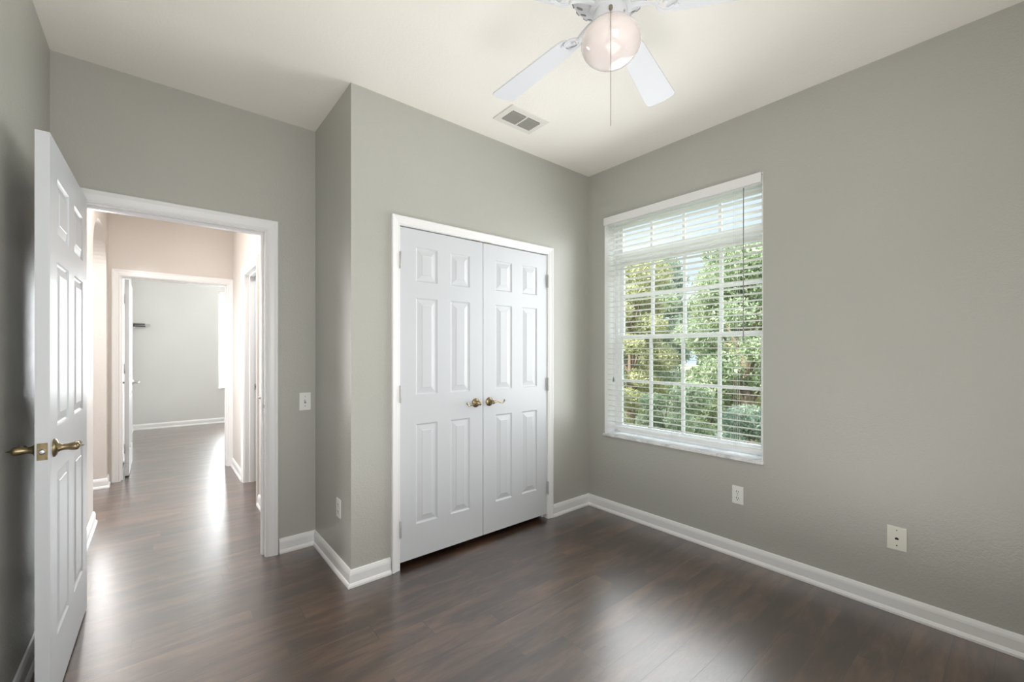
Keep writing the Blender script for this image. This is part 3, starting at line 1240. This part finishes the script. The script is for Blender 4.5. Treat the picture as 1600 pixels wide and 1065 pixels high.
# window wall faces -X : local -Y -> world -X  => rz = -90
o1 = wall_plate('electrical_outlet', (XR, 1.151, 0.385), -R90, 0.068, 0.112, M_PLATE, 'white electrical outlet on the grey wall below the window', 'outlet')
outlet(o1)
o2 = wall_plate('electrical_outlet', (XS, 2.545, 0.372), -R90, 0.072, 0.108, M_PLATE, 'white electrical outlet on the short return wall left of the closet', 'outlet')
outlet(o2)
pj = wall_plate('phone_jack', (XR, 0.407, 0.365), -R90, 0.074, 0.115, M_IVORY, 'ivory phone jack plate low on the grey wall right of the window', 'phone jack')
screw(pj, 0, 0.040, M_SHADE)
screw(pj, 0, -0.034, M_DARK)
b = B()
pts = [(-0.007, -0.006), (0.007, -0.006), (0.007, 0.001), (0.003, 0.005), (-0.003, 0.005), (-0.007, 0.001)]
a_ = [b.verts.new((x, -0.0068, z)) for x, z in pts]
c_ = [b.verts.new((x, -0.0055, z)) for x, z in pts]
b.faces.new(a_)
b.faces.new(c_)
for i in range(6):
    b.faces.new((a_[i], a_[(i + 1) % 6], c_[(i + 1) % 6], c_[i]))
obj('jack', b, M_DARK, pj)
sw = wall_plate('light_switch', (0.751, YD, 0.951), 0, 0.070, 0.116, M_PLATE, 'white toggle light switch on the grey wall right of the doorway', 'light switch')
b = B()
box(b, -0.0055, 0.0055, -0.0075, -0.005, -0.012, 0.012)
fr_ = obj('switch_slot', b, M_SHADE, sw)
b = B()
box(b, -0.004, 0.004, -0.016, 0.0, -0.006, 0.006, Matrix.Translation((0, -0.004, 0.002)) @ Matrix.Rotation(math.radians(-25), 4, 'X'))
obj('toggle', b, M_PLATE, sw, bevel=0.001)
screw(sw, 0, 0.030, M_SHADE)
screw(sw, 0, -0.030, M_SHADE)

# small metal bracket on the far room wall
e = tag(empty('wall_bracket', (-0.19, 9.25, 1.705)), 'small dark metal bracket on the pale wall of the far room', 'bracket')
b = B()
box(b, -0.10, -0.075, -0.012, 0, -0.05, 0.05)
obj('wall_plate', b, M_NICKEL, e)
b = B()
box(b, -0.095, 0.05, -0.05, -0.035, 0.006, 0.026)
box(b, -0.095, 0.055, -0.05, -0.035, -0.026, -0.006)
box(b, -0.095, -0.078, -0.04, -0.01, -0.026, 0.026)
obj('arm', b, simple('dark_bracket', (0.08, 0.075, 0.07), 0.4, 0.6), e)
b = B()
box(b, 0.055, 0.115, -0.05, -0.035, -0.022, 0.024)
obj('clamp', b, simple('pale_bracket', (0.5, 0.5, 0.48), 0.4), e)

# ------------------------------------------------------------------ outside: ground, trees, shrubs
GZ = -0.6
bm = B()
box(bm, 3.0, 60, -25, 45, GZ - 0.2, GZ)
tag(obj('lawn_ground', bm, M_GRASS), 'pale grassy ground outside the window', 'lawn', kind='structure')


def leaves(name, mat, parent, blobs, count, size, seed):
    """leaf quads filling a set of ellipsoid clusters (centres relative to parent)"""
    rng = np.random.default_rng(seed)
    count = int(count * 3.6)
    vol = np.array([b_[3] * b_[4] * b_[5] for b_ in blobs])
    idx = rng.choice(len(blobs), count, p=vol / vol.sum())
    Bc = np.array([b_[:3] for b_ in blobs])[idx]
    Br = np.array([b_[3:] for b_ in blobs])[idx]
    d = rng.normal(size=(count, 3))
    d /= np.linalg.norm(d, axis=1)[:, None]
    rad = rng.random(count) ** 0.5
    c = Bc + d * Br * rad[:, None]
    u = rng.normal(size=(count, 3))
    u /= np.linalg.norm(u, axis=1)[:, None]
    v = np.cross(u, rng.normal(size=(count, 3)))
    v /= np.linalg.norm(v, axis=1)[:, None]
    s = size * (0.6 + 0.8 * rng.random(count))[:, None]
    a = c - u * s
    b_ = c + v * s * 0.42
    e_ = c + u * s
    g = c - v * s * 0.42
    V = np.stack([a, b_, e_, g], 1).reshape(-1, 3)
    me = bpy.data.meshes.new(name)
    me.vertices.add(len(V))
    me.vertices.foreach_set('co', V.ravel())
    me.loops.add(count * 4)
    me.loops.foreach_set('vertex_index', np.arange(count * 4))
    me.polygons.add(count)
    me.polygons.foreach_set('loop_start', np.arange(count) * 4)
    me.polygons.foreach_set('loop_total', np.full(count, 4))
    me.update(calc_edges=True)
    me.materials.append(mat)
    o = bpy.data.objects.new(name, me)
    COL.objects.link(o)
    o.parent = parent
    return o


def tree(x, y, h, cr, mat, seed, label, n=9000, trunk_r=0.11, lean=0.0, low=0.3, size=0.034, name='broadleaf_tree', nb=22):
    rnd = random.Random(seed)
    e = tag(empty(name, (x, y, GZ)), label, 'shrub' if name == 'garden_shrub' else 'tree')
    t = B()
    pts = []
    for k in range(8):
        q = k / 7
        pts.append((lean * q + 0.06 * math.sin(q * 5 + seed), 0.07 * math.sin(q * 4 + seed * 2), h * 0.85 * q))
    tube(t, pts, [trunk_r * (1.25 - q * 0.13) if q < 6 else trunk_r * 0.35 for q in range(8)], 10)
    blobs = []
    for k in range(nb):
        q = low + (1 - low) * (k + 0.5) / nb
        a = k * 2.4 + seed
        rr = cr * (0.35 + 0.65 * math.sin(math.pi * min(1, 0.15 + 0.8 * (q - low) / (1 - low)))) * rnd.uniform(0.5, 0.95)
        bx_, by_, bz_ = lean * q + rr * math.cos(a), rr * math.sin(a), h * q
        br = rnd.uniform(0.36, 0.56) * cr
        blobs.append((bx_, by_, bz_, br, br, br * 0.7))
        i0 = min(6, int(q * 6))
        p0 = Vector(pts[i0])
        p1 = Vector((bx_, by_, bz_))
        mid = (p0 + p1) / 2 + Vector((0, 0, 0.12))
        tube(t, [p0, mid, p1], [trunk_r * 0.32, trunk_r * 0.2, trunk_r * 0.08], 6)
    obj('trunk', t, M_BARK, e, smooth=True)
    leaves('foliage', mat, e, blobs, n, size, seed)
    return e


tree(7.9, 5.5, 3.7, 0.86, M_LEAF_B, 1, 'olive-green tree seen through the left panes of the window', 11000, 0.10, low=0.2)
tree(7.4, 3.0, 3.6, 0.86, M_LEAF_A, 2, 'green tree with a leaning brown trunk behind the right half of the window', 10000, 0.11, 0.3, low=0.35)
tree(10.6, 4.3, 4.1, 1.05, M_LEAF_B, 3, 'yellow-green tree behind the two nearest trees in the window', 16000, 0.13, low=0.06, size=0.040)
tree(10.9, 7.4, 4.2, 1.05, M_LEAF_A, 4, 'green tree behind the olive-green one at the left of the window', 16000, 0.13, low=0.06, size=0.040)
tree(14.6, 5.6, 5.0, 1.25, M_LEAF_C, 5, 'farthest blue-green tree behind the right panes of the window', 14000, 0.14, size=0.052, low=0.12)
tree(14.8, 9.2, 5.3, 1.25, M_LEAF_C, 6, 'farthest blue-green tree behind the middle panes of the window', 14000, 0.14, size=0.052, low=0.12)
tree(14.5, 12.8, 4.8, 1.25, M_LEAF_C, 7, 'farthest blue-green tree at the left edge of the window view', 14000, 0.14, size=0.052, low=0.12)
for k, (x, y, hh, m, lb) in enumerate([(6.0, 4.75, 1.35, M_LEAF_B, 'pale yellow shrub at the bottom left corner of the window view'),
                                       (5.8, 3.35, 1.30, M_LEAF_A, 'light green shrub at the bottom of the window view, second from the left'),
                                       (5.6, 1.95, 1.25, M_LEAF_C, 'darker blue-green shrub at the bottom right corner of the window view'),
                                       (8.95, 4.25, 1.3, M_LEAF_A, 'light green shrub farther back, low between the two nearest trees'),
                                       (9.0, 3.0, 1.3, M_LEAF_B, 'yellow-green shrub farther back behind the nearest trunk')]):
    tree(x, y, hh, 0.6, m, 20 + k, lb, 7000, 0.02, 0, 0.12, 0.024, 'garden_shrub', 10)
